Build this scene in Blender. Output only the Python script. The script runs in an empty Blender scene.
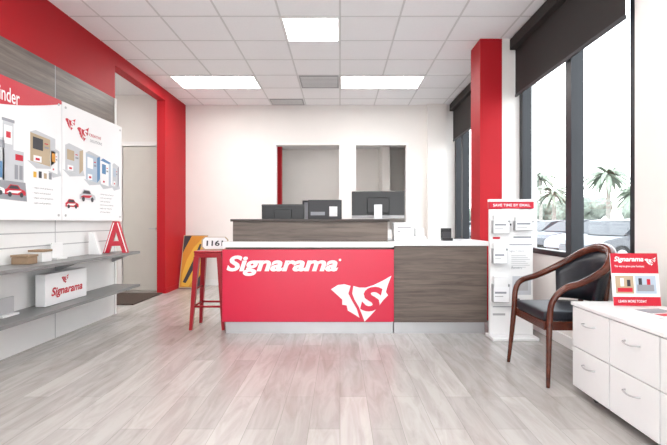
import bpy, bmesh, math, random
from mathutils import Vector, Matrix
random.seed(7)
S=bpy.context.scene
COL=S.collection
S.view_settings.view_transform='Standard'
S.view_settings.exposure=0.73
# ---------------------------------------------------------------- materials
def mat(name,col,rough=0.5,metal=0.0,var=0.04,scale=6.0,emit=None,spec=0.5,coat=0.0):
    m=bpy.data.materials.new(name); m.use_nodes=True
    nt=m.node_tree; b=nt.nodes['Principled BSDF']
    b.inputs['Roughness'].default_value=rough; b.inputs['Metallic'].default_value=metal
    b.inputs['Specular IOR Level'].default_value=spec
    b.inputs['Coat Weight'].default_value=coat
    tc=nt.nodes.new('ShaderNodeTexCoord'); n=nt.nodes.new('ShaderNodeTexNoise'); n.inputs['Scale'].default_value=scale
    n.inputs['Detail'].default_value=3
    r=nt.nodes.new('ShaderNodeValToRGB')
    r.color_ramp.elements[0].position=0.3; r.color_ramp.elements[1].position=0.7
    r.color_ramp.elements[0].color=(*[c*(1-var) for c in col],1); r.color_ramp.elements[1].color=(*[min(1,c*(1+var)) for c in col],1)
    nt.links.new(tc.outputs['Object'],n.inputs['Vector']); nt.links.new(n.outputs['Fac'],r.inputs['Fac'])
    nt.links.new(r.outputs['Color'],b.inputs['Base Color'])
    if emit:
        b.inputs['Emission Color'].default_value=(*emit[0],1); b.inputs['Emission Strength'].default_value=emit[1]
    return m
def wood(name,c1,c2,sc=(0.8,9,14),rough=0.45):
    m=bpy.data.materials.new(name); m.use_nodes=True
    nt=m.node_tree; b=nt.nodes['Principled BSDF']; b.inputs['Roughness'].default_value=rough
    tc=nt.nodes.new('ShaderNodeTexCoord'); mp=nt.nodes.new('ShaderNodeMapping'); mp.inputs['Scale'].default_value=sc
    n=nt.nodes.new('ShaderNodeTexNoise'); n.inputs['Scale'].default_value=2.2; n.inputs['Detail'].default_value=8; n.inputs['Roughness'].default_value=0.65
    n.inputs['Distortion'].default_value=0.6
    r=nt.nodes.new('ShaderNodeValToRGB'); r.color_ramp.elements[0].position=0.33; r.color_ramp.elements[1].position=0.68
    r.color_ramp.elements[0].color=(*c1,1); r.color_ramp.elements[1].color=(*c2,1)
    nt.links.new(tc.outputs['Object'],mp.inputs['Vector']); nt.links.new(mp.outputs['Vector'],n.inputs['Vector'])
    nt.links.new(n.outputs['Fac'],r.inputs['Fac']); nt.links.new(r.outputs['Color'],b.inputs['Base Color'])
    return m
def floor_mat():
    m=bpy.data.materials.new('laminate_floor'); m.use_nodes=True
    nt=m.node_tree; L=nt.links.new; b=nt.nodes['Principled BSDF']; b.inputs['Roughness'].default_value=0.27
    b.inputs['Specular IOR Level'].default_value=0.6
    tc=nt.nodes.new('ShaderNodeTexCoord'); mp=nt.nodes.new('ShaderNodeMapping'); mp.inputs['Rotation'].default_value=(0,0,math.pi/2)
    br=nt.nodes.new('ShaderNodeTexBrick'); br.inputs['Scale'].default_value=1.0
    br.inputs['Brick Width'].default_value=1.22; br.inputs['Row Height'].default_value=0.17
    br.inputs['Mortar Size'].default_value=0.0015; br.inputs['Mortar Smooth'].default_value=0.3
    br.offset=0.37; br.offset_frequency=2
    br.inputs['Color1'].default_value=(0.47,0.445,0.428,1); br.inputs['Color2'].default_value=(0.375,0.353,0.338,1)
    br.inputs['Mortar'].default_value=(0.28,0.265,0.25,1)
    L(tc.outputs['Object'],mp.inputs['Vector']); L(mp.outputs['Vector'],br.inputs['Vector'])
    m2=nt.nodes.new('ShaderNodeMapping'); m2.inputs['Scale'].default_value=(8,1.2,1)
    n=nt.nodes.new('ShaderNodeTexNoise'); n.inputs['Scale'].default_value=1.6; n.inputs['Detail'].default_value=7; n.inputs['Roughness'].default_value=0.6; n.inputs['Distortion'].default_value=1.0
    L(tc.outputs['Object'],m2.inputs['Vector']); L(m2.outputs['Vector'],n.inputs['Vector'])
    r=nt.nodes.new('ShaderNodeValToRGB'); r.color_ramp.elements[0].position=0.3; r.color_ramp.elements[1].position=0.6
    r.color_ramp.elements[0].color=(0.79,0.77,0.755,1); r.color_ramp.elements[1].color=(1.03,1.03,1.03,1)
    L(n.outputs['Fac'],r.inputs['Fac'])
    mx=nt.nodes.new('ShaderNodeMix'); mx.data_type='RGBA'; mx.blend_type='MULTIPLY'; mx.inputs[0].default_value=1
    L(br.outputs['Color'],mx.inputs[6]); L(r.outputs['Color'],mx.inputs[7]); L(mx.outputs[2],b.inputs['Base Color'])
    return m
def glass_mat():
    m=bpy.data.materials.new('window_glass'); m.use_nodes=True
    nt=m.node_tree; nt.nodes.clear(); L=nt.links.new
    o=nt.nodes.new('ShaderNodeOutputMaterial'); t=nt.nodes.new('ShaderNodeBsdfTransparent'); g=nt.nodes.new('ShaderNodeBsdfGlossy'); g.inputs['Roughness'].default_value=0.02
    t.inputs['Color'].default_value=(0.97,0.98,0.98,1)
    mx=nt.nodes.new('ShaderNodeMixShader'); mx.inputs[0].default_value=0.05
    L(t.outputs[0],mx.inputs[1]); L(g.outputs[0],mx.inputs[2]); L(mx.outputs[0],o.inputs['Surface'])
    return m
M=dict(
 white=mat('wall_white',(0.82,0.795,0.765),0.8,var=0.012,scale=3),
 trimw=mat('trim_white',(0.84,0.83,0.82),0.45,var=0.01),
 gridm=mat('ceiling_grid_metal',(0.66,0.66,0.66),0.5,var=0.01),
 redwall=mat('wall_red',(0.42,0.0048,0.012),0.6,var=0.03,scale=3,spec=0.3),
 sign=mat('sign_red',(0.60,0.006,0.045),0.28,var=0.02,scale=2),
 redp=mat('print_red',(0.54,0.006,0.028),0.4,var=0.02),
 lam=mat('laminate_white',(0.81,0.81,0.81),0.3,var=0.01),
 lam2=mat('panel_offwhite',(0.77,0.77,0.765),0.4,var=0.012),
 paper=mat('print_white',(0.84,0.84,0.85),0.5,var=0.01),
 grey=mat('shelf_grey',(0.19,0.19,0.19),0.4,var=0.04),
 lgrey=mat('light_grey',(0.40,0.40,0.41),0.5,var=0.03),
 dgrey=mat('dark_grey',(0.04,0.04,0.045),0.5,var=0.06),
 black=mat('black_plastic',(0.008,0.008,0.010),0.35,var=0.1),
 frame=mat('frame_black_aluminium',(0.012,0.014,0.018),0.4,0.3,var=0.05),
 blind=mat('blind_fabric',(0.021,0.017,0.016),0.8,var=0.15,scale=150),
 steel=mat('brushed_steel',(0.52,0.52,0.53),0.35,0.7,var=0.03),
 wood=wood('counter_wood',(0.075,0.056,0.046),(0.18,0.140,0.118),(0.8,9,14)),
 woodl=wood('wall_panel_wood',(0.10,0.078,0.066),(0.21,0.174,0.150),(9,0.8,14)),
 woodcap=wood('cap_wood',(0.03,0.02,0.018),(0.060,0.044,0.037),(0.8,9,14)),
 mahog=wood('mahogany',(0.045,0.009,0.005),(0.125,0.030,0.015),(3,3,5),0.22),
 leather=mat('black_leather',(0.008,0.010,0.016),0.36,var=0.2,scale=25),
 redmetal=mat('red_powdercoat',(0.33,0.005,0.014),0.3,0.2,var=0.05),
 floor=floor_mat(), ceil=mat('ceiling_tile',(0.89,0.89,0.90),0.9,var=0.01,scale=40), glass=glass_mat(),
 light=mat('light_diffuser',(0.95,0.95,0.95),0.5,emit=((1,0.985,0.965),10.5)),
 door=mat('door_greige',(0.60,0.575,0.53),0.5,var=0.015),
 brownmat=mat('mat_brown',(0.055,0.035,0.026),0.95,var=0.3,scale=60),
 blue=mat('print_blue',(0.10,0.23,0.42),0.5), lblue=mat('print_lightblue',(0.42,0.51,0.61),0.5),
 tan=mat('print_tan',(0.46,0.36,0.24),0.5), yellow=mat('print_yellow',(0.72,0.42,0.05),0.5), orange=mat('print_orange',(0.60,0.26,0.03),0.5),
 pgrey=mat('print_grey',(0.28,0.29,0.32),0.5), pgrey2=mat('print_palegrey',(0.53,0.55,0.58),0.5), dark=mat('print_dark',(0.035,0.035,0.045),0.5),
 card=mat('cardboard',(0.28,0.19,0.12),0.8,var=0.1),
 asphalt=mat('asphalt',(0.20,0.20,0.20),0.9,var=0.1,scale=3),
 grass=mat('hedge_green',(0.15,0.19,0.13),0.9,var=0.3,scale=6),
 tree=mat('tree_green',(0.20,0.23,0.19),0.9,var=0.3,scale=2),
 leaf=mat('palm_leaf',(0.24,0.28,0.22),0.8,var=0.25,spec=.2), trunk=mat('palm_trunk',(0.28,0.26,0.23),0.9,var=0.2),
 carw=mat('car_white',(0.28,0.28,0.29),0.4), cars=mat('car_silver',(0.12,0.125,0.135),0.4), carb=mat('car_darkblue',(0.03,0.035,0.05),0.4),
 carg=mat('car_glass',(0.015,0.017,0.022),0.3,spec=.3), tyre=mat('tyre',(0.015,0.015,0.015),0.8),
)
# ---------------------------------------------------------------- helpers
def link(o): COL.objects.link(o); return o
def mesh_obj(name,bm,m,smooth=False):
    me=bpy.data.meshes.new(name); bm.normal_update(); bm.to_mesh(me); bm.free()
    if m: me.materials.append(m)
    if smooth:
        for p in me.polygons: p.use_smooth=True
    return link(bpy.data.objects.new(name,me))
def box(name,x0,x1,y0,y1,z0,z1,m,bev=0.0):
    bm=bmesh.new(); bmesh.ops.create_cube(bm,size=1)
    for v in bm.verts:
        v.co=Vector(((x0+x1)/2+v.co.x*(x1-x0),(y0+y1)/2+v.co.y*(y1-y0),(z0+z1)/2+v.co.z*(z1-z0)))
    if bev>0: bmesh.ops.bevel(bm,geom=bm.edges[:],offset=bev,segments=2,affect='EDGES',profile=0.5)
    return mesh_obj(name,bm,m)
def cyl(name,p0,p1,r0,r1,m,seg=20):
    p0=Vector(p0);p1=Vector(p1);d=p1-p0
    bm=bmesh.new(); bmesh.ops.create_cone(bm,cap_ends=True,segments=seg,radius1=r0,radius2=r1,depth=d.length)
    R=d.to_track_quat('Z','Y').to_matrix().to_4x4()
    bmesh.ops.transform(bm,matrix=Matrix.Translation((p0+p1)/2)@R,verts=bm.verts)
    o=mesh_obj(name,bm,m)
    for p in o.data.polygons: p.use_smooth=len(p.vertices)==4
    return o
def catmull(P,n=6):
    P=[Vector(p) for p in P]; out=[]
    for i in range(len(P)-1):
        a=P[max(i-1,0)];b=P[i];c=P[i+1];d=P[min(i+2,len(P)-1)]
        for k in range(n):
            t=k/n
            out.append(0.5*((2*b)+(c-a)*t+(2*a-5*b+4*c-d)*t*t+(-a+3*b-3*c+d)*t**3))
    out.append(P[-1]); return out
def tube(name,P,R,m,n=6,seg=12,sy=1.0):
    if not isinstance(R,(list,tuple)): R=[R]*len(P)
    pr=catmull([(*p,) for p in P],n)
    rr=[v.x for v in catmull([(r,0,0) for r in R],n)]
    bm=bmesh.new(); rings=[]; up=None
    for i,p in enumerate(pr):
        t=(pr[min(i+1,len(pr)-1)]-pr[max(i-1,0)]).normalized()
        if up is None:
            up=Vector((0,0,1)) if abs(t.z)<0.9 else Vector((0,1,0))
        a=t.cross(up).normalized(); b2=a.cross(t).normalized(); up=b2
        rings.append([bm.verts.new(p+a*rr[i]*math.cos(2*math.pi*k/seg)+b2*rr[i]*sy*math.sin(2*math.pi*k/seg)) for k in range(seg)])
    for i in range(len(rings)-1):
        for k in range(seg):
            bm.faces.new((rings[i][k],rings[i][(k+1)%seg],rings[i+1][(k+1)%seg],rings[i+1][k]))
    bm.faces.new(rings[0][::-1]); bm.faces.new(rings[-1])
    bmesh.ops.recalc_face_normals(bm,faces=bm.faces)
    return mesh_obj(name,bm,m,True)
class F:
    def __init__(s,o,u,v): s.o=Vector(o);s.u=Vector(u).normalized();s.v=Vector(v).normalized();s.n=s.u.cross(s.v)
    def p(s,a,b,c=0): return s.o+s.u*a+s.v*b+s.n*c
def poly(name,pts,fr,m,off=0.001,dep=0.001):
    bm=bmesh.new()
    bot=[bm.verts.new(fr.p(a,b,off)) for a,b in pts]; top=[bm.verts.new(fr.p(a,b,off+dep)) for a,b in pts]
    bm.faces.new(top); bm.faces.new(bot[::-1]); n=len(pts)
    for i in range(n): bm.faces.new((bot[i],bot[(i+1)%n],top[(i+1)%n],top[i]))
    bmesh.ops.recalc_face_normals(bm,faces=bm.faces)
    return mesh_obj(name,bm,m)
def rect(name,a0,a1,b0,b1,fr,m,off=0.001,dep=0.001): return poly(name,[(a0,b0),(a1,b0),(a1,b1),(a0,b1)],fr,m,off,dep)
def text(name,s,a0,a1,b0,b1,fr,m,off=0.002,dep=0.002,bold=0.02,shear=0.0):
    c=bpy.data.curves.new(name,'FONT'); c.body=s; c.size=1; c.offset=bold; c.shear=shear; c.extrude=0.0
    c.resolution_u=4
    o=link(bpy.data.objects.new(name+'_tmp',c)); bpy.context.view_layer.update()
    dg=bpy.context.evaluated_depsgraph_get()
    me=bpy.data.meshes.new_from_object(o.evaluated_get(dg)); bpy.data.objects.remove(o)
    xs=[v.co.x for v in me.vertices]; ys=[v.co.y for v in me.vertices]
    x0,x1,y0,y1=min(xs),max(xs),min(ys),max(ys)
    for v in me.vertices:
        v.co=fr.p(a0+(v.co.x-x0)/(x1-x0)*(a1-a0), b0+(v.co.y-y0)/(y1-y0)*(b1-b0), off+dep)
    me.materials.clear(); me.materials.append(m)
    return link(bpy.data.objects.new(name,me))
def group(name,parts,loc=None):
    e=bpy.data.objects.new(name,None); link(e); e.empty_display_size=0.1
    if loc is None:
        bb=[v for o in parts if o.type=='MESH' for v in [Vector(c) for c in o.bound_box]]
        loc=((min(v.x for v in bb)+max(v.x for v in bb))/2,(min(v.y for v in bb)+max(v.y for v in bb))/2,min(v.z for v in bb))
    e.location=loc
    for o in parts:
        o.parent=e; o.matrix_parent_inverse=Matrix.Translation(Vector(loc)).inverted()
    return e
def logo(fr,a,b,s,mw,mr,off=0.002):
    k=.76
    P=lambda pts:[(a+x*s,b+y*s*k) for x,y in pts]
    top=[(.40,.80),(.50,.76),(.62,.76),(.76,.82),(.92,.92),(1.08,1.04)]
    right=[(1.02,.84),(.98,.66),(1.02,.58),(.93,.46),(.84,.30),(.72,.12),(.60,-.04)]
    left=[(.56,.10),(.50,.30),(.42,.48),(.38,.62)]
    wing=[(0,.72),(.12,.82),(.24,.84),(.35,.80),(.31,.62),(.38,.44),(.46,.26),(.51,.05),(.38,.16),(.30,.22),(.28,.34),(.20,.36),(.20,.48),(.10,.60)]
    return [poly('logo_flag',P(top+right+left),fr,mw,off,.001),poly('logo_wing',P(wing),fr,mw,off,.001),
            text('logo_s','S',a+.52*s,a+.92*s,b+.20*s*k,b+.78*s*k,fr,mr,off+.002,.001,.04,.2)]
# ---------------------------------------------------------------- camera
CZ=1.12
cam=bpy.data.cameras.new('camera'); co=link(bpy.data.objects.new('camera',cam)); S.camera=co
co.location=(0,0,CZ); co.rotation_euler=(math.pi/2,0,0)
cam.sensor_width=36; cam.lens=36*450/667; cam.shift_x=-6.5/667; cam.clip_start=0.05; cam.clip_end=500
# ---------------------------------------------------------------- room
XL,XR,YB,H=-2.76,2.05,8.05,3.22
YF=-2.6
SILL=.80
box('floor',-5.1,2.25,YF-.15,10.0,-0.12,0,M['floor'])
box('ceiling',-5.1,2.25,YF-.15,YB+.15,H,H+.1,M['ceil'])
g=[]
x=-4.88
while x<2.2:
    if XL<x<XR: g.append(box('grid_bar_x',x-.010,x+.010,YF,YB,H-.003,H+.002,M['gridm']))
    x+=.61
y=4.58-.61*11
while y<YB:
    g.append(box('grid_bar_y',XL,XR,y-.010,y+.010,H-.003,H+.002,M['gridm'])); y+=.61
group('ceiling_grid',g)
wr=[box('sill_wall',XR,XR+.2,YF,YB,0,SILL,M['white']),
    box('head_wall',XR,XR+.2,YF,YB,3.12,H,M['white']),
    box('near_wall',XR,XR+.2,YF,3.13,SILL,3.12,M['white']),
    box('pier',XR,XR+.2,5.14,5.56,SILL,3.12,M['white'])]
group('wall_right',wr)
group('column_right',[box('red_column',1.60,1.85,5.14,5.50,0,H,M['redwall']),box('white_return',1.852,XR,5.14,5.50,0,H,M['white'])])
box('baseboard_right',XR-.015,XR,YF,5.13,0,.10,M['trimw'])
box('baseboard_right_rear',XR-.015,XR,5.52,YB,0,.10,M['trimw'])
def window(name,y0,y1,mulls):
    p=[box('frame_bottom',XR-.01,XR+.10,y0,y1,SILL,SILL+.05,M['frame']),box('frame_top',XR-.01,XR+.10,y0,y1,3.05,3.12,M['frame']),
       box('frame_near',XR,XR+.10,y0,y0+.05,SILL+.05,3.05,M['frame']),box('frame_far',XR,XR+.10,y1-.09,y1,SILL+.05,3.05,M['frame'])]
    for a in mulls: p.append(box('mullion',XR-.03,XR+.08,a,a+.10,SILL+.05,3.05,M['frame']))
    p.append(box('pane',XR+.045,XR+.05,y0,y1,SILL+.02,3.1,M['glass']))
    return group(name,p)
window('window_1',3.13,5.14,[3.93])
window('window_2',5.56,YB-.02,[6.55,7.40])
def blind(y0,y1):
    p=[box('fabric',XR-.055,XR-.05,y0,y1,2.57,3.1,M['blind']),box('cassette',XR-.12,XR-.035,y0,y1,3.08,3.2,M['blind'],.006),
       box('bottom_bar',XR-.062,XR-.043,y0,y1,2.545,2.575,M['dgrey'],.004)]
    return group('roller_blind',p)
blind(3.15,5.12); blind(5.58,YB-.12)
O1=(-1.18,0.02); O2=(0.25,1.22); ZT=2.54; ZB=.95
bw=[box('left_part',-2.89,O1[0],YB,YB+.15,0,H,M['white']),box('between',O1[1],O2[0],YB,YB+.15,ZB,ZT,M['white']),
    box('right_part',O2[1],XR+.2,YB,YB+.15,0,H,M['white']),box('above',O1[0],O2[1],YB,YB+.15,ZT,H,M['white']),
    box('below',O1[0],O2[1],YB,YB+.15,0,ZB,M['white']),
    box('pilaster',1.55,1.88,YB-.10,YB,0,H,M['white'])]
group('wall_back',bw)
box('baseboard_back',XL+.01,1.54,YB-.015,YB,0,.10,M['trimw'])
for i,(a,b) in enumerate((O1,O2)):
    t=.035
    group('trim_%d'%(i+1),[box('l',a,a+t,YB-.015,YB+.16,ZB,ZT,M['trimw']),box('r',b-t,b,YB-.015,YB+.16,ZB,ZT,M['trimw']),
        box('t',a+t,b-t,YB-.015,YB+.16,ZT-t,ZT,M['trimw']),box('b',a+t,b-t,YB-.015,YB+.16,ZB,ZB+t,M['trimw'])])
group('wall_rear_office',[box('end',-2.2,2.25,9.85,10.0,0,2.72,M['white']),box('left',-2.35,-2.2,YB+.15,10.0,0,2.72,M['white']),
      box('right',2.05,2.25,YB+.15,9.85,0,2.72,M['white']),box('partition',.85,1.0,9.0,9.85,0,2.72,M['white'])])
box('ceiling_rear_office',-2.35,2.25,YB+.15,10.0,2.72,2.8,M['ceil'])
group('fill_panel_rear',[box('panel',-.7,.1,8.6,8.8,2.70,2.719,M['light'])])  # unseen glowing panel added to brighten the room behind the openings
box('column_rear',-1.30,-1.18,9.0,9.2,0,2.72,M['redwall'])
group('framed_picture',[box('frame',-.82,.0,9.82,9.849,1.15,1.60,M['dark'],.004),box('mount',-.78,-.04,9.815,9.82,1.19,1.56,M['pgrey'])])
# left wall
wl=[box('white_lower',XL-.13,XL,YF,5.52,0,1.9,M['lam2']),box('wood_band',XL-.13,XL,YF,5.52,1.9,2.64,M['woodl']),
    box('red_band',XL-.13,XL,YF,5.52,2.64,H,M['redwall']),
    box('red_header',XL-.13,XL,5.52,7.1,3.05,H,M['redwall']),box('red_end',XL-.13,XL,7.1,YB,0,H,M['redwall'])]
for yy in (3.15,4.36): wl.append(box('panel_seam',XL,XL+.002,yy-.004,yy+.004,0,2.64,M['lgrey']))
for zz in (1.02,.90): wl.append(box('slat_groove',XL,XL+.002,YF,5.52,zz,zz+.010,M['lgrey']))
wl.append(box('end_cap',XL-.13,XL+.012,5.50,5.535,0,2.64,M['lam2']))
group('wall_left',wl)
box('baseboard_left',XL,XL+.012,7.1,YB-.02,0,.08,M['redwall'])
group('wall_hall',[box('rear',-5.1,XL-.13,7.4,7.55,0,H,M['white']),box('side',-5.1,-5.0,3.4,7.4,0,H,M['white']),box('near',-5.0,XL-.13,3.4,3.5,0,H,M['white'])])
group('door_1',[box('leaf',-3.55,-2.93,7.36,7.399,0.01,2.36,M['door'],.003),box('jamb_l',-3.63,-3.56,7.34,7.399,0,2.44,M['trimw']),box('head',-3.56,-2.9,7.34,7.399,2.37,2.44,M['trimw']),
   cyl('knob',(-3.0,7.36,1.02),(-3.0,7.30,1.02),.012,.012,M['steel']),box('lever',-3.10,-2.99,7.29,7.305,1.01,1.03,M['steel'])])
box('door_mat',-3.7,-2.80,6.1,7.1,0.0,.015,M['brownmat'],.004)
group('wall_front',[box('l',-2.89,-2.3,YF-.15,YF,0,H,M['white']),box('r',1.7,XR+.2,YF-.15,YF,0,H,M['white']),box('t',-2.3,1.7,YF-.15,YF,2.7,H,M['white'])])
group('window_3',[box('mull',a,a+.06,YF-.1,YF-.04,0,2.7,M['frame']) for a in (-2.3,-1.0,.3,1.64)]+[box('pane',-2.3,1.7,YF-.08,YF-.075,0,2.7,M['glass'])])
def clight(x0,x1,y0,y1):
    group('ceiling_light',[box('diffuser',x0+.025,x1-.025,y0+.025,y1-.025,H-.012,H-.001,M['light']),
      box('rim_a',x0,x1,y0,y0+.025,H-.016,H-.001,M['trimw']),box('rim_b',x0,x1,y1-.025,y1,H-.016,H-.001,M['trimw']),
      box('rim_c',x0,x0+.025,y0+.025,y1-.025,H-.016,H-.001,M['trimw']),box('rim_d',x1-.025,x1,y0+.025,y1-.025,H-.016,H-.001,M['trimw'])])
clight(-.61,0,4.58,5.19); clight(0,1.22,6.41,7.02); clight(-2.44,-1.22,6.41,7.02)
for yy in (2.14,-.30): clight(0,1.22,yy,yy+.61); clight(-2.44,-1.22,yy,yy+.61)  # extra panels out of view, added as fill light for the room
group('fill_panel_hall',[box('panel',-4.4,-3.5,4.9,5.8,H-.012,H-.001,M['light'])])  # hidden glowing panel, put in to brighten the hall recess
def vent(x0,x1,y0,y1):
    p=[box('plate',x0+.02,x1-.02,y0+.02,y1-.02,H-.012,H-.001,M['lgrey'])]
    n=int((y1-y0-.08)/.06)
    for k in range(n):
        yy=y0+.05+k*.06; p.append(box('louver',x0+.04,x1-.04,yy,yy+.012,H-.02,H-.012,M['lam2']))
    group('ceiling_vent',p)
vent(-.61,0,6.41,7.02); vent(-1.22,-.61,7.63,8.03)
# ---------------------------------------------------------------- reception counter
FRONT=lambda y:F((0,y,0),(1,0,0),(0,0,1))
c=[box('carcass_left',-1.15,.52,4.54,5.15,.115,.87,M['wood']),
   box('ledge_left',-1.18,.54,4.50,5.2,.87,.925,M['lam'],.004),
   box('carcass_right',.54,1.48,4.53,5.15,.115,.885,M['wood']),
   box('top_right',.54,1.50,4.50,5.2,.885,.93,M['lam'],.005),
   box('plinth',-1.15,.535,4.55,5.1,0,.115,M['steel']),box('plinth_right',.545,1.46,4.55,5.1,0,.115,M['steel']),
   box('raised_front',-1.10,.49,4.62,4.66,.925,1.13,M['wood']),box('raised_side_l',-1.10,-1.06,4.66,4.95,.925,1.13,M['wood']),
   box('raised_side_r',.45,.49,4.66,4.95,.925,1.13,M['wood']),
   box('raised_cap',-1.12,.51,4.59,4.98,1.13,1.155,M['woodcap'],.003),
   box('sign_panel',-1.18,.54,4.505,4.538,.125,.85,M['sign'],.004)]
fr=FRONT(4.505)
c.append(text('sign_text','Signarama',-1.135,-.02,.585,.79,fr,M['paper'],.001,.003,.035,.25))
c.append(cyl('registered_mark',(.0,4.505,.745),(.0,4.503,.745),.012,.012,M['paper']))
c+=logo(fr,-.09,.145,.56,M['paper'],M['sign'],.001)
group('reception_counter',c)
def rm(o,ang,piv,axis='Z'):
    T=Matrix.Translation(Vector(piv)); o.data.transform(T@Matrix.Rotation(ang,4,axis)@T.inverted()); return o
mon=[box('screen_back',.13,.72,5.02,5.05,1.165,1.47,M['black'],.008),box('display',.15,.70,5.05,5.052,1.19,1.455,M['dgrey']),
     box('bezel_lower',.13,.72,5.015,5.02,1.165,1.20,M['lgrey']),
     box('hub',.30,.55,4.995,5.02,1.22,1.40,M['black'],.01),box('neck',.38,.47,4.985,4.995,.95,1.32,M['steel'],.003),box('foot',.28,.57,4.985,5.09,.926,.945,M['steel'],.004)]
for o in mon: rm(o,math.radians(-5),(.42,5.02,1))
group('computer_monitor',mon)
group('computer_monitor',[box('screen_back',-.88,-.40,5.05,5.08,1.08,1.325,M['black'],.008),box('hub',-.74,-.54,5.03,5.05,1.12,1.27,M['black'],.008),box('top_edge',-.88,-.40,5.045,5.055,1.305,1.32,M['dgrey']),
   box('neck',-.67,-.61,5.085,5.10,.945,1.25,M['dgrey'],.003),box('foot',-.76,-.52,5.02,5.15,.926,.944,M['dgrey'],.004)])
group('computer_monitor',[box('frame',-.36,.02,5.06,5.085,1.10,1.375,M['black'],.006),box('stand',-.20,-.14,5.085,5.12,.945,1.25,M['dgrey']),box('foot',-.28,-.06,5.04,5.16,.926,.944,M['dgrey'],.003),
   box('pane',-.345,.005,5.057,5.06,1.165,1.36,M['dgrey']),box('photo',-.12,-.03,5.054,5.057,1.19,1.30,M['paper']),box('strip',-.33,-.17,5.054,5.057,1.2,1.24,M['pgrey'])])
group('card_printer',[box('base',.56,.90,4.68,4.86,.931,.975,M['lam'],.006),box('body',.56,.78,4.70,4.86,.976,1.12,M['paper'],.012),box('tray',.79,.88,4.70,4.84,.976,1.06,M['lam'],.006),
   box('slot',.60,.74,4.697,4.70,1.06,1.075,M['lgrey']),box('btn',.60,.63,4.697,4.70,1.02,1.035,M['lgrey'])])
group('business_card_holder',[box('tray',1.06,1.17,4.66,4.74,.931,.96,M['black'],.003),box('back',1.06,1.17,4.725,4.74,.96,1.06,M['black'],.003),box('cards',1.07,1.16,4.69,4.722,.96,1.02,M['dgrey'])])
# ---------------------------------------------------------------- display tower
d=[box('back_board',1.45,1.87,4.36,4.40,.03,1.25,M['lam'],.004),box('header',1.445,1.875,4.35,4.41,1.255,1.32,M['redp'],.003),
   box('header_cap',1.445,1.875,4.35,4.41,1.321,1.345,M['lam'],.002),
   box('foot',1.44,1.88,4.24,4.46,0,.03,M['lam'],.004)]
fd=FRONT(4.36)
d.append(text('header_text','SAVE TIME BY EMAIL',1.48,1.84,1.275,1.30,FRONT(4.35),M['paper'],.001,.001,.01))
def pocket(x0,x1,z0,z1,dep=.06,m='paper'):
    return [box('pocket_front',x0,x1,4.36-dep,4.36-dep+.006,z0,z1*.6+z0*.4,M[m]),box('pocket_bottom',x0,x1,4.36-dep,4.36,z0-.006,z0,M['lgrey']),
            box('pocket_l',x0-.004,x0,4.36-dep,4.36,z0,z1*.7+z0*.3,M['lgrey']),box('pocket_r',x1,x1+.004,4.36-dep,4.36,z0,z1*.7+z0*.3,M['lgrey']),
            box('leaflets',x0+.008,x1-.008,4.36-dep+.012,4.358,z0,z1,M['lam'])]
for a in [(1.47,1.62,1.02,1.19),(1.68,1.85,1.05,1.17),(1.47,1.60,.73,.93),(1.47,1.62,.36,.60)]: d+=pocket(*a)
f3=F((0,4.30,0),(1,0,0),(0,0,1))
for (x0,x1,z) in ((1.48,1.61,1.09),(1.69,1.84,1.10),(1.48,1.59,.80),(1.48,1.61,.44)):
    d.append(rect('pocket_label',x0,x1-.02,z,z+.018,f3,M['pgrey'],0,.001))
    d.append(rect('pocket_label',x0,x1-.05,z-.03,z-.022,f3,M['lgrey'],0,.001))
d+=[rect('label',1.68,1.85,.97,.985,fd,M['pgrey']),rect('label',1.64,1.86,.90,.91,fd,M['pgrey']),text('label_t','Signs + more',1.64,1.78,.83,.855,fd,M['pgrey'],bold=0),
    text('label_t','Banners',1.66,1.76,.67,.695,fd,M['pgrey'],bold=0),rect('photo',1.67,1.85,.42,.60,fd,M['pgrey2']),rect('photo',1.70,1.82,.46,.56,fd,M['lgrey'],.002),
    rect('label',1.48,1.85,.30,.308,fd,M['pgrey']),rect('label',1.48,1.60,.22,.24,fd,M['lgrey']),rect('label',1.66,1.85,.18,.26,fd,M['lam2']),
    rect('label',1.48,1.55,.96,.98,fd,M['redp']),box('knob',1.63,1.65,4.33,4.36,1.09,1.11,M['dgrey'],.003),box('knob',1.71,1.735,4.34,4.36,.36,.385,M['dgrey'],.003)]
for k in range(7): d.append(rect('text_line',1.66,1.80+.04*((k*7)%3)/2,.80-.0192*k,.804-.0192*k,fd,M['lgrey']))
group('brochure_display_stand',d)
# ---------------------------------------------------------------- armchair
ch=[]
rail=[(1.355,3.62,0),(1.375,3.60,.25),(1.39,3.59,.45),(1.40,3.59,.58),(1.45,3.605,.655),(1.60,3.63,.70),(1.78,3.61,.79),(1.91,3.50,.895),(1.95,3.35,.93),(1.93,3.20,.90),(1.83,3.10,.80),(1.66,3.06,.715),(1.52,3.05,.67),(1.445,3.06,.58),(1.43,3.07,.45),(1.42,3.06,.25),(1.41,3.05,0)]
rad=[.013,.018,.021,.021,.022,.024,.028,.034,.038,.034,.028,.024,.022,.021,.021,.018,.013]
ch.append(tube('arm_rail_and_front_legs',rail,rad,M['mahog'],8,14))
for yy,sg in ((3.18,-1),(3.50,1)):
    ch.append(tube('rear_leg_%d'%(1 if sg<0 else 2),[(1.94,yy+.03*sg,0),(1.90,yy,.25),(1.87,yy,.45),(1.89,yy,.68),(1.925,yy,.87)],[.013,.018,.02,.017,.014],M['mahog']))
ch+=[box('apron_front',1.40,1.43,3.09,3.58,.38,.44,M['mahog'],.005),box('apron_near',1.43,1.88,3.08,3.105,.38,.44,M['mahog'],.005),box('apron_far',1.42,1.88,3.56,3.585,.38,.44,M['mahog'],.005),box('apron_rear',1.85,1.88,3.18,3.50,.38,.44,M['mahog'],.005)]
seat=box('seat_cushion',1.395,1.88,3.085,3.58,.435,.515,M['leather'],.022); 
ss=seat.modifiers.new('s','SUBSURF'); ss.levels=2; ss.render_levels=2
for p in seat.data.polygons: p.use_smooth=True
ch.append(seat)
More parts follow.
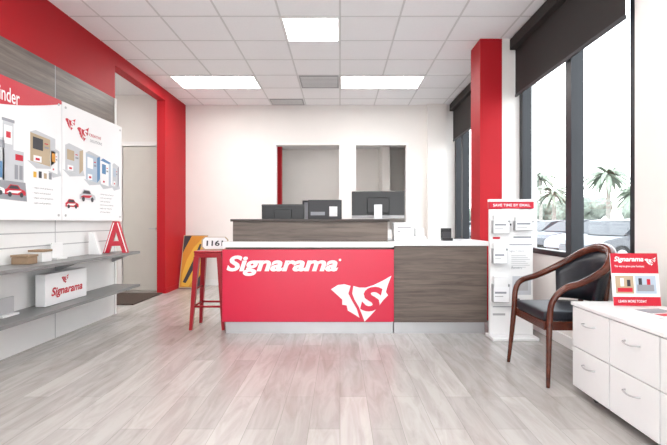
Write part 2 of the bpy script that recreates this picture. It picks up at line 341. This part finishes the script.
bm=bmesh.new(); N=14; cols=[]
def railpt(t):
    Pn=catmull(rail[5:12],8); return Pn[int(round(t*(len(Pn)-1)))]
for i in range(N+1):
    t=i/N; P=railpt(.12+.76*t); cx,cy=1.62,3.34
    dr=Vector((cx-P.x,cy-P.y,0)).normalized()
    row=[]
    for k in range(5):
        z=.53+(P.z-.02-.53)*k/4; inn=(.075-.055*k/4)
        row.append((Vector((P.x,P.y,z))+dr*(inn+.0),Vector((P.x,P.y,z))+dr*(inn-.025)))
    cols.append([(bm.verts.new(a),bm.verts.new(b)) for a,b in row])
for i in range(N):
    for k in range(4):
        for s in (0,1): bm.faces.new((cols[i][k][s],cols[i+1][k][s],cols[i+1][k+1][s],cols[i][k+1][s]))
    bm.faces.new((cols[i][0][0],cols[i+1][0][0],cols[i+1][0][1],cols[i][0][1])); bm.faces.new((cols[i][4][0],cols[i+1][4][0],cols[i+1][4][1],cols[i][4][1]))
for i in (0,N):
    for k in range(4): bm.faces.new((cols[i][k][0],cols[i][k+1][0],cols[i][k+1][1],cols[i][k][1]))
bmesh.ops.recalc_face_normals(bm,faces=bm.faces)
ch.append(mesh_obj('back_pad',bm,M['leather'],True))
group('armchair',ch)
# ---------------------------------------------------------------- drawer cabinet
cb=[]
cx0,cx1,cy0,cy1=1.53,2.02,1.35,2.97
cb.append(box('carcass',cx0+.02,cx1,cy0,cy1,.05,.575,M['lam'],.003)); cb.append(box('top',cx0-.005,cx1,cy0-.005,cy1+.005,.577,.60,M['lam'],.003))
cb.append(box('gap_backing',cx0+.016,cx0+.021,cy0+.01,cy1-.01,.06,.57,M['lgrey']))
yy=cy1-.01
while yy-.40>cy0-.02:
    for z0,z1 in ((.055,.31),(.316,.572)):
        cb.append(box('drawer_front',cx0,cx0+.017,yy-.397,yy,z0,z1,M['lam'],.003))
        zc=z0+.17
        cb.append(tube('handle',[(cx0+.002,yy-.14,zc),(cx0-.022,yy-.15,zc),(cx0-.026,yy-.20,zc-.006),(cx0-.022,yy-.25,zc),(cx0+.002,yy-.26,zc)],.0045,M['steel'],4,8))
    yy-=.405
for a in (1.60,1.95):
    for b in (1.45,2.15,2.80):
        cb.append(cyl('caster',(a-.012,b,.026),(a+.012,b,.026),.026,.026,M['black'])); cb.append(box('caster_fork',a-.014,a+.014,b-.01,b+.01,.026,.052,M['dgrey']))
group('drawer_cabinet',cb)
fe=F((1.70,2.80,.603),(1,-.05,0),(0,.12,1))
e=[rect('board',0,.285,0,.325,fe,M['paper'],0,.006),rect('red_top',0,.285,.20,.325,fe,M['redp'],.006,.001),rect('red_low',0,.285,0,.055,fe,M['redp'],.006,.001),
   text('title','Signarama',.02,.20,.265,.305,fe,M['paper'],.007,.001,.03,.25),text('tagline','The way to grow your business',.02,.2,.235,.25,fe,M['paper'],.007,.001),
   rect('photo_1',.02,.13,.075,.185,fe,M['tan'],.006,.001),rect('photo_2',.14,.265,.075,.185,fe,M['lblue'],.006,.001),rect('shop',.15,.25,.09,.13,fe,M['pgrey'],.007,.001),rect('shop2',.03,.12,.085,.11,fe,M['redp'],.007,.001),
   rect('fig',.16,.18,.13,.17,fe,M['dark'],.007,.001),rect('fig',.21,.23,.13,.165,fe,M['redp'],.007,.001),rect('fig',.05,.07,.12,.17,fe,M['paper'],.007,.001),rect('fig',.09,.11,.12,.16,fe,M['dark'],.007,.001),
   text('url','LEARN MORE TODAY',.03,.2,.02,.036,fe,M['paper'],.007,.001)]
e+=logo(fe,.205,.25,.065,M['paper'],M['redp'],.008)
e.append(poly('easel_leg',[(0.10,0),(.18,0),(.14,.25)],F((1.70,2.83,.603),(1,-.05,0),(0,-.02,1)),M['card'],0,.004))
group('countertop_sign',e)
group('brochure_stack',[rm(box('booklet',1.72,1.92,2.42,2.66,.601,.613,M['paper'],.002),.2,(1.8,2.5,.6)),rm(box('cover',1.735,1.90,2.44,2.50,.6135,.6145,M['redp']),.2,(1.8,2.5,.6)),rm(box('cover_photo',1.735,1.90,2.52,2.63,.6135,.6145,M['pgrey']),.2,(1.8,2.5,.6))])
# ---------------------------------------------------------------- stool
st=[]; sx,sy,sz=-1.385,4.86,.80
st.append(box('seat_top',sx-.15,sx+.15,sy-.15,sy+.15,sz,sz+.022,M['redmetal'],.009))
st.append(box('seat_skirt',sx-.145,sx+.145,sy-.145,sy+.145,sz-.05,sz-.001,M['redmetal'],.006))
for i,(a,b) in enumerate(((-1,-1),(1,-1),(1,1),(-1,1))):
    t=Vector((sx+a*.12,sy+b*.12,sz-.04)); f=Vector((sx+a*.17,sy+b*.17,0))
    bm=bmesh.new()
    def ring(c,w,d):
        return [bm.verts.new(c+Vector(q)) for q in ((-w,-d,0),(w,-d,0),(w,d,0),(-w,d,0))]
    r1=ring(t,.028,.028); r2=ring(f,.015,.015)
    for k in range(4): bm.faces.new((r1[k],r1[(k+1)%4],r2[(k+1)%4],r2[k]))
    bm.faces.new(r1); bm.faces.new(r2[::-1]); bmesh.ops.recalc_face_normals(bm,faces=bm.faces)
    st.append(mesh_obj('leg_%d'%(i+1),bm,M['redmetal']))
for zz,w in ((.24,.154),(.42,.143)):
    for a in ((-1,-1,1,-1),(1,-1,1,1),(1,1,-1,1),(-1,1,-1,-1)):
        if zz>.3 and a[1]==a[3]: continue
        st.append(cyl('brace',(sx+a[0]*w,sy+a[1]*w,zz),(sx+a[2]*w,sy+a[3]*w,zz),.011,.011,M['redmetal'],12))
group('bar_stool',st)
fp=F((sx-.12,sy+.03,sz+.024),(1,0,0),(0,.15,1))
oct_=[(.03,0),(.26,0),(.29,.03),(.29,.11),(.26,.14),(.03,.14),(0,.11),(0,.03)]
group('house_number_plaque',[poly('plate',oct_,fp,M['tan'],0,.012),poly('face',[(.015+a*.9,.008+b*.9) for a,b in oct_],fp,M['paper'],.012,.001),
   text('numerals','1161',.055,.235,.04,.10,fp,M['dark'],.013,.001,.03)])
fa=F((-2.72,7.60,0.012),(1,0,0),(0,.28,.96))
a=[rect('board',0,.42,0,.92,fa,M['tan'],0,.015),rect('field',.012,.408,.015,.905,fa,M['orange'],.015,.001),
   poly('surf_board',[(.04,.04),(.16,.02),(.27,.2),(.34,.45),(.35,.68),(.31,.84),(.19,.70),(.09,.48),(.04,.25)],fa,M['yellow'],.016,.001),
   poly('stripe',[(.06,.1),(.11,.08),(.28,.45),(.32,.76),(.29,.76),(.21,.5)],fa,M['dark'],.017,.001),
   poly('dark_corner',[(.012,.905),(.14,.905),(.05,.70),(.012,.6)],fa,M['dark'],.016,.001),poly('dark_corner_2',[(.24,.015),(.408,.015),(.408,.35)],fa,M['dark'],.016,.001)]
group('leaning_art_board',a)
# ---------------------------------------------------------------- shelves
def shelf(z):
    p=[box('board',XL+.002,-2.44,YF+.6,5.50,z-.03,z,M['grey'],.003)]
    for yb in (0.5,1.9,3.15,4.36,5.45): p.append(poly('bracket',[(0,0),(.25,0),(0,-.10)],F((XL+.003,yb,z-.031),(1,0,0),(0,0,1)),M['lgrey'],0,.006))
    group('wall_shelf',p)
shelf(.77); shelf(.37)
XP=XL+.06
fw=F((XP,0,0),(0,1,0),(0,0,1))
def wallposter(y0,y1,extra):
    p=[box('board',XP-.02,XP,y0,y1,1.14,2.30,M['paper'],.002)]
    for yy in (y0+.05,y1-.05):
        for zz in (1.19,2.25): p.append(cyl('standoff',(XL,yy,zz),(XP+.006,yy,zz),.012,.012,M['steel'],12))
    return group('wall_poster',p+extra)
def arc(u0,v0,u1,v1,sag,n=14):
    return [(u0+(u1-u0)*i/n, v0+(v1-v0)*i/n-sag*math.sin(math.pi*i/n)) for i in range(n+1)]
def kiosk(u,v,w,h,front,side,roof,screen):
    d=w*.28
    p=[poly('k_front',[(u,v),(u+w,v-.02),(u+w,v+h-.02),(u,v+h)],fw,front,.001,.0005),
       poly('k_side',[(u+w,v-.02),(u+w+d,v+.03),(u+w+d,v+h),(u+w,v+h-.02)],fw,side,.001,.0005),
       poly('k_roof',[(u-.01,v+h),(u+w,v+h-.02),(u+w+d,v+h),(u+d*.9,v+h+.03)],fw,roof,.002,.0005),
       poly('k_screen',[(u+w*.12,v+h*.45),(u+w*.62,v+h*.43),(u+w*.62,v+h*.85),(u+w*.12,v+h*.87)],fw,screen,.002,.0005),
       rect('k_line',u+w*.7,u+w*.92,v+h*.55,v+h*.62,fw,M['pgrey'],.002,.0005),rect('k_line',u+w*.7,u+w*.88,v+h*.7,v+h*.74,fw,M['redp'],.002,.0005),
       rect('k_desk',u+w*.15,u+w*.55,v+.0,v+h*.22,fw,M['paper'],.002,.0005),rect('k_desk_logo',u+w*.25,u+w*.45,v+h*.06,v+h*.14,fw,M['redp'],.003,.0005),
       poly('k_floor',[(u-.04,v-.0),(u+w*.3,v-.06),(u+w+d+.03,v-.03),(u+w+d,v+.03),(u+w,v-.02)],fw,M['pgrey2'],.0006,.0004)]
    return p
def minicar(u,v,s,m,stripe):
    P=lambda q:[(u+a*s,v+b*s) for a,b in q]
    p=[poly('mc_body',P([(0,.08),(1,.08),(1.0,.2),(.93,.26),(.74,.30),(.62,.42),(.24,.43),(.10,.28),(0,.24)]),fw,m,.004,.0005),
       poly('mc_glass',P([(.16,.28),(.27,.40),(.60,.39),(.69,.29)]),fw,M['dark'],.005,.0005),
       poly('mc_stripe',P([(.05,.14),(.6,.14),(.8,.24),(.2,.22)]),fw,stripe,.005,.0005)]
    for cxx in (.22,.78): p.append(poly('mc_wheel',P([(cxx+.09*math.cos(k*math.pi/5),.09+.09*math.sin(k*math.pi/5)) for k in range(10)]),fw,M['dark'],.006,.0005))
    return p
A=[poly('swoosh',[(4.362,2.299),(3.172,2.299)]+arc(3.172,2.0,4.362,2.265,.03),fw,M['redp']),
   text('heading','Brand Minder',2.98+.2,3.79,2.10,2.22,fw,M['paper'],.002,.001,.01,.0)]
A+=[rect('mall_wall',3.2,3.62,1.46,1.80,fw,M['pgrey2'],.001,.0005),rect('mall_band',3.2,3.62,1.72,1.78,fw,M['pgrey'],.002,.0005),
    rect('mall_tower',3.60,3.72,1.46,1.96,fw,M['pgrey2'],.001,.0005),rect('tower_cap',3.59,3.73,1.94,1.965,fw,M['pgrey'],.002,.0005),rect('tower_sign',3.615,3.705,1.76,1.91,fw,M['paper'],.002,.0005),
    rect('tower_logo',3.635,3.685,1.81,1.86,fw,M['redp'],.003,.0005),rect('mall_wing',3.72,3.84,1.46,1.72,fw,M['pgrey2'],.001,.0005),rect('wing_sign',3.74,3.83,1.64,1.69,fw,M['redp'],.002,.0005),
    poly('car_park',[(3.18,1.32),(3.88,1.30),(3.86,1.46),(3.18,1.46)],fw,M['pgrey'],.0015,.0005)]
for k in range(5): A.append(rect('shop_window',3.24+.075*k,3.295+.075*k,1.48,1.61,fw,M['dark'] if k%2 else M['blue'],.003,.0005))
for k in range(2): A.append(rect('shop_window',3.73+.055*k,3.77+.055*k,1.48,1.60,fw,M['pgrey'],.003,.0005))
A+=minicar(3.62,1.33,.24,M['redp'],M['paper'])+minicar(3.40,1.34,.22,M['paper'],M['blue'])
A+=kiosk(3.92,1.66,.27,.25,M['tan'],M['pgrey2'],M['pgrey2'],M['dark'])
A+=kiosk(4.20,1.60,.10,.20,M['paper'],M['pgrey2'],M['pgrey2'],M['orange'])
for k,(a0,c0) in enumerate(((3.96,'yellow'),(4.03,'dark'),(4.10,'tan'),(4.17,'pgrey'))): A.append(rect('goods',a0,a0+.04,1.52,1.57+.01*(k%2),fw,M[c0],.002,.0005))
for i in range(4): A.append(text('bullet','- signs and graphics',3.95,4.23-.03*(i%2),1.42-.045*i,1.435-.045*i,fw,M['dgrey'],.001,.001,0))
wallposter(3.17,4.365,A)
B=[text('heading','CREATIVE',4.84,5.08,2.05,2.08,fw,M['redp'],.001,.001,.01),text('heading_2','SOLUTIONS',4.86,5.10,1.99,2.02,fw,M['pgrey'],.001,.001,.01)]
B+=logo(fw,4.42,2.05,.16,M['redp'],M['paper'],.001)+logo(fw,4.62,1.98,.20,M['redp'],M['paper'],.001)
B+=kiosk(4.42,1.64,.24,.24,M['pgrey2'],M['tan'],M['pgrey2'],M['tan'])
B+=kiosk(4.78,1.58,.22,.28,M['lblue'],M['blue'],M['pgrey2'],M['paper'])
B+=kiosk(5.08,1.56,.17,.26,M['paper'],M['lblue'],M['blue'],M['blue'])
B+=kiosk(5.34,1.56,.12,.24,M['pgrey2'],M['pgrey'],M['pgrey2'],M['lblue'])
B+=minicar(4.66,1.34,.30,M['pgrey2'],M['redp'])+minicar(4.42,1.26,.22,M['redp'],M['paper'])
for i in range(6): B.append(text('bullet','- vehicle wraps and banners',5.05,5.36-.04*(i%3),1.43-.04*i,1.445-.04*i,fw,M['dgrey'],.001,.001,0))
wallposter(4.375,5.57,B)
wallposter(1.96,3.16,[rect('photo',2.1,3.0,1.4,2.0,fw,M['lblue'])])
group('lightbox_sign',(lambda f:[box('body',-2.69,-2.60,3.97,4.62,.372,.66,M['paper'],.006),text('t','Signarama',4.05,4.54,.43,.53,f,M['redp'],.001,.001,.03,.25)]+logo(f,4.20,.55,.10,M['redp'],M['paper'],.001))(F((-2.60,0,0),(0,1,0),(0,0,1))))
fA=F((-2.70,5.15,.7725),(.97,.24,0),(0,0,1))
lt=[poly('leg_l',[(0,0),(.062,0),(.165,.36),(.10,.36)],fA,M['redp'],0,.05),poly('leg_r',[(.265,0),(.203,0),(.10,.36),(.165,.36)],fA,M['redp'],.0005,.05),poly('bar',[(.045,.08),(.22,.08),(.205,.135),(.06,.135)],fA,M['redp'],.0,.0495),
    poly('face_l',[(.010,.008),(.022,.008),(.118,.345),(.108,.345)],fA,M['paper'],.051,.002),poly('face_r',[(.255,.008),(.243,.008),(.147,.345),(.157,.345)],fA,M['paper'],.051,.002)]
group('channel_letter_a',lt)
group('sample_wedge',[poly('wedge',[(0,0),(.12,0),(.05,.24),(0,.24)],F((-2.72,4.92,.7725),(1,0,0),(0,0,1)),M['lam'],0,.05)])
group('sample_box',[box('box',-2.72,-2.58,3.72,3.84,.772,.83,M['card'],.004),box('lid',-2.725,-2.575,3.715,3.845,.831,.85,M['card'],.003)])
group('sample_box',[box('box',-2.72,-2.60,3.93,4.06,.772,.86,M['lam2'],.004),box('lid',-2.725,-2.595,3.925,4.065,.861,.88,M['card'],.003)])
group('acrylic_sample',[box('plate',-2.70,-2.685,4.2,4.36,.79,.93,M['lam'],.002),box('foot',-2.72,-2.64,4.2,4.36,.772,.788,M['lam'],.002)])
group('acrylic_sample',[box('plate',-2.68,-2.665,3.5,3.68,.389,.52,M['lgrey'],.002),box('foot',-2.72,-2.62,3.5,3.68,.372,.388,M['lam'],.002)])
# ---------------------------------------------------------------- outside
GZ=-.22
box('ground_outside',2.26,120,-60,140,GZ-.12,GZ,M['asphalt'])
box('hedge_row',26.5,27.5,10,130,GZ,1.2,M['grass'])
def car(x,y,ang,m):
    prof=[(-2.2,.35),(-2.15,.78),(-1.9,.92),(-1.2,.97),(1.05,.95),(1.9,.80),(2.2,.62),(2.22,.35)]
    cab=[(-1.75,.93),(-1.15,1.40),(-.2,1.46),(.55,1.38),(1.25,.93)]
    R=Matrix.Translation((x,y,GZ))@Matrix.Rotation(ang,4,'Z')
    def ext(nm,pts,w0,mm,w1=None):
        w1=w1 or w0; zmin=min(p[1] for p in pts); zmax=max(p[1] for p in pts)
        bm=bmesh.new(); W=lambda z:w0+(w1-w0)*(z-zmin)/(zmax-zmin)
        a=[bm.verts.new((px,-W(pz),pz)) for px,pz in pts]; b=[bm.verts.new((px,W(pz),pz)) for px,pz in pts]; n=len(pts)
        bm.faces.new(a); bm.faces.new(b[::-1])
        for i in range(n): bm.faces.new((a[i],a[(i+1)%n],b[(i+1)%n],b[i]))
        bmesh.ops.recalc_face_normals(bm,faces=bm.faces); bmesh.ops.bevel(bm,geom=bm.edges[:],offset=.03,segments=2,affect='EDGES')
        o=mesh_obj(nm,bm,mm); o.data.transform(R); return o
    p=[ext('body',prof,.88,m),ext('cabin_glass',cab,.80,M['carg'],.62),ext('roof',[(-1.15,1.39),(-.2,1.40),(.55,1.39),(-.2,1.48)],.63,m)]
    for wx in (-1.35,1.4):
        for s in (-1,1):
            o=cyl('wheel',(wx,s*.72,.33),(wx,s*.91,.33),.33,.33,M['tyre'],24); o.data.transform(R); p.append(o)
            o=cyl('hub',(wx,s*.90,.33),(wx,s*.925,.33),.2,.2,M['steel'],16); o.data.transform(R); p.append(o)
    group('parked_car',p)
cl=[(9.6,14.5,'cars'),(10.5,17.6,'carw'),(11.0,20.8,'carb'),(11.4,24,'cars'),(11.6,27.2,'carw'),(11.9,30.6,'cars'),(12.0,34,'carb'),(12.2,38,'carw'),(12.4,42,'cars'),(12.6,47,'carb')]
for x,y,m in cl: car(x,y,math.radians(190),M[m])
def palm(x,y,h):
    p=[tube('trunk',[(x,y,GZ),(x+.1,y,h*.5),(x,y,h)],[.2,.15,.12],M['trunk'],4,10)]
    bm=bmesh.new()
    for i in range(34):
        a=i*2.399; el=random.uniform(-.1,1.25); Lf=random.uniform(1.5,2.2); prev=None
        dx,dy=math.cos(a),math.sin(a)
        for k in range(7):
            t=k/6; r=Lf*t*math.cos(el*.6); z=h+Lf*t*math.sin(el)-1.6*t*t
            w=.16*math.sin(math.pi*(.12+.86*t))
            c=Vector((x+dx*r,y+dy*r,z)); s=Vector((-dy,dx,0))*w
            cur=(bm.verts.new(c-s-Vector((0,0,w*.7))),bm.verts.new(c),bm.verts.new(c+s-Vector((0,0,w*.7))))
            if prev:
                bm.faces.new((prev[0],prev[1],cur[1],cur[0])); bm.faces.new((prev[1],prev[2],cur[2],cur[1]))
            prev=cur
    p.append(mesh_obj('fronds',bm,M['leaf']))
    group('palm_tree',p,(x,y,GZ))
for x,y,h in [(18,27,3.0),(19,32,4.6),(18,38,3.6),(20,45,5.6),(19,53,4.4),(21,62,6.5),(19,72,5.5)]: palm(x,y,h)
def tree(x,y,h,r):
    p=[cyl('trunk',(x,y,GZ),(x,y,h-r*.5),.16,.1,M['trunk'],10)]
    bm=bmesh.new()
    for i in range(9):
        c=Vector((x+random.uniform(-r,r)*.7,y+random.uniform(-r,r)*.7,h+random.uniform(-r,r)*.45))
        res=bmesh.ops.create_icosphere(bm,subdivisions=2,radius=r*random.uniform(.45,.7),matrix=Matrix.Translation(c))
        for v in res['verts']: v.co+=Vector((random.uniform(-1,1),random.uniform(-1,1),random.uniform(-1,1)))*r*.09
    p.append(mesh_obj('crown',bm,M['tree'])); group('shade_tree',p,(x,y,GZ))
for i in range(11): tree(34+random.uniform(-2,2),36+i*7.5,2.6+random.uniform(-.4,.6),2.0)
# ---------------------------------------------------------------- world
w=bpy.data.worlds.new('World'); S.world=w; w.use_nodes=True
nt=w.node_tree; bg=nt.nodes['Background']
tc=nt.nodes.new('ShaderNodeTexCoord'); sp=nt.nodes.new('ShaderNodeSeparateXYZ'); r=nt.nodes.new('ShaderNodeValToRGB')
r.color_ramp.elements[0].position=0.0; r.color_ramp.elements[0].color=(1,1,1,1); r.color_ramp.elements[1].position=.8; r.color_ramp.elements[1].color=(.80,.90,1,1)
nt.links.new(tc.outputs['Generated'],sp.inputs[0]); nt.links.new(sp.outputs['Z'],r.inputs['Fac']); nt.links.new(r.outputs['Color'],bg.inputs['Color'])
bg.inputs['Strength'].default_value=3.8
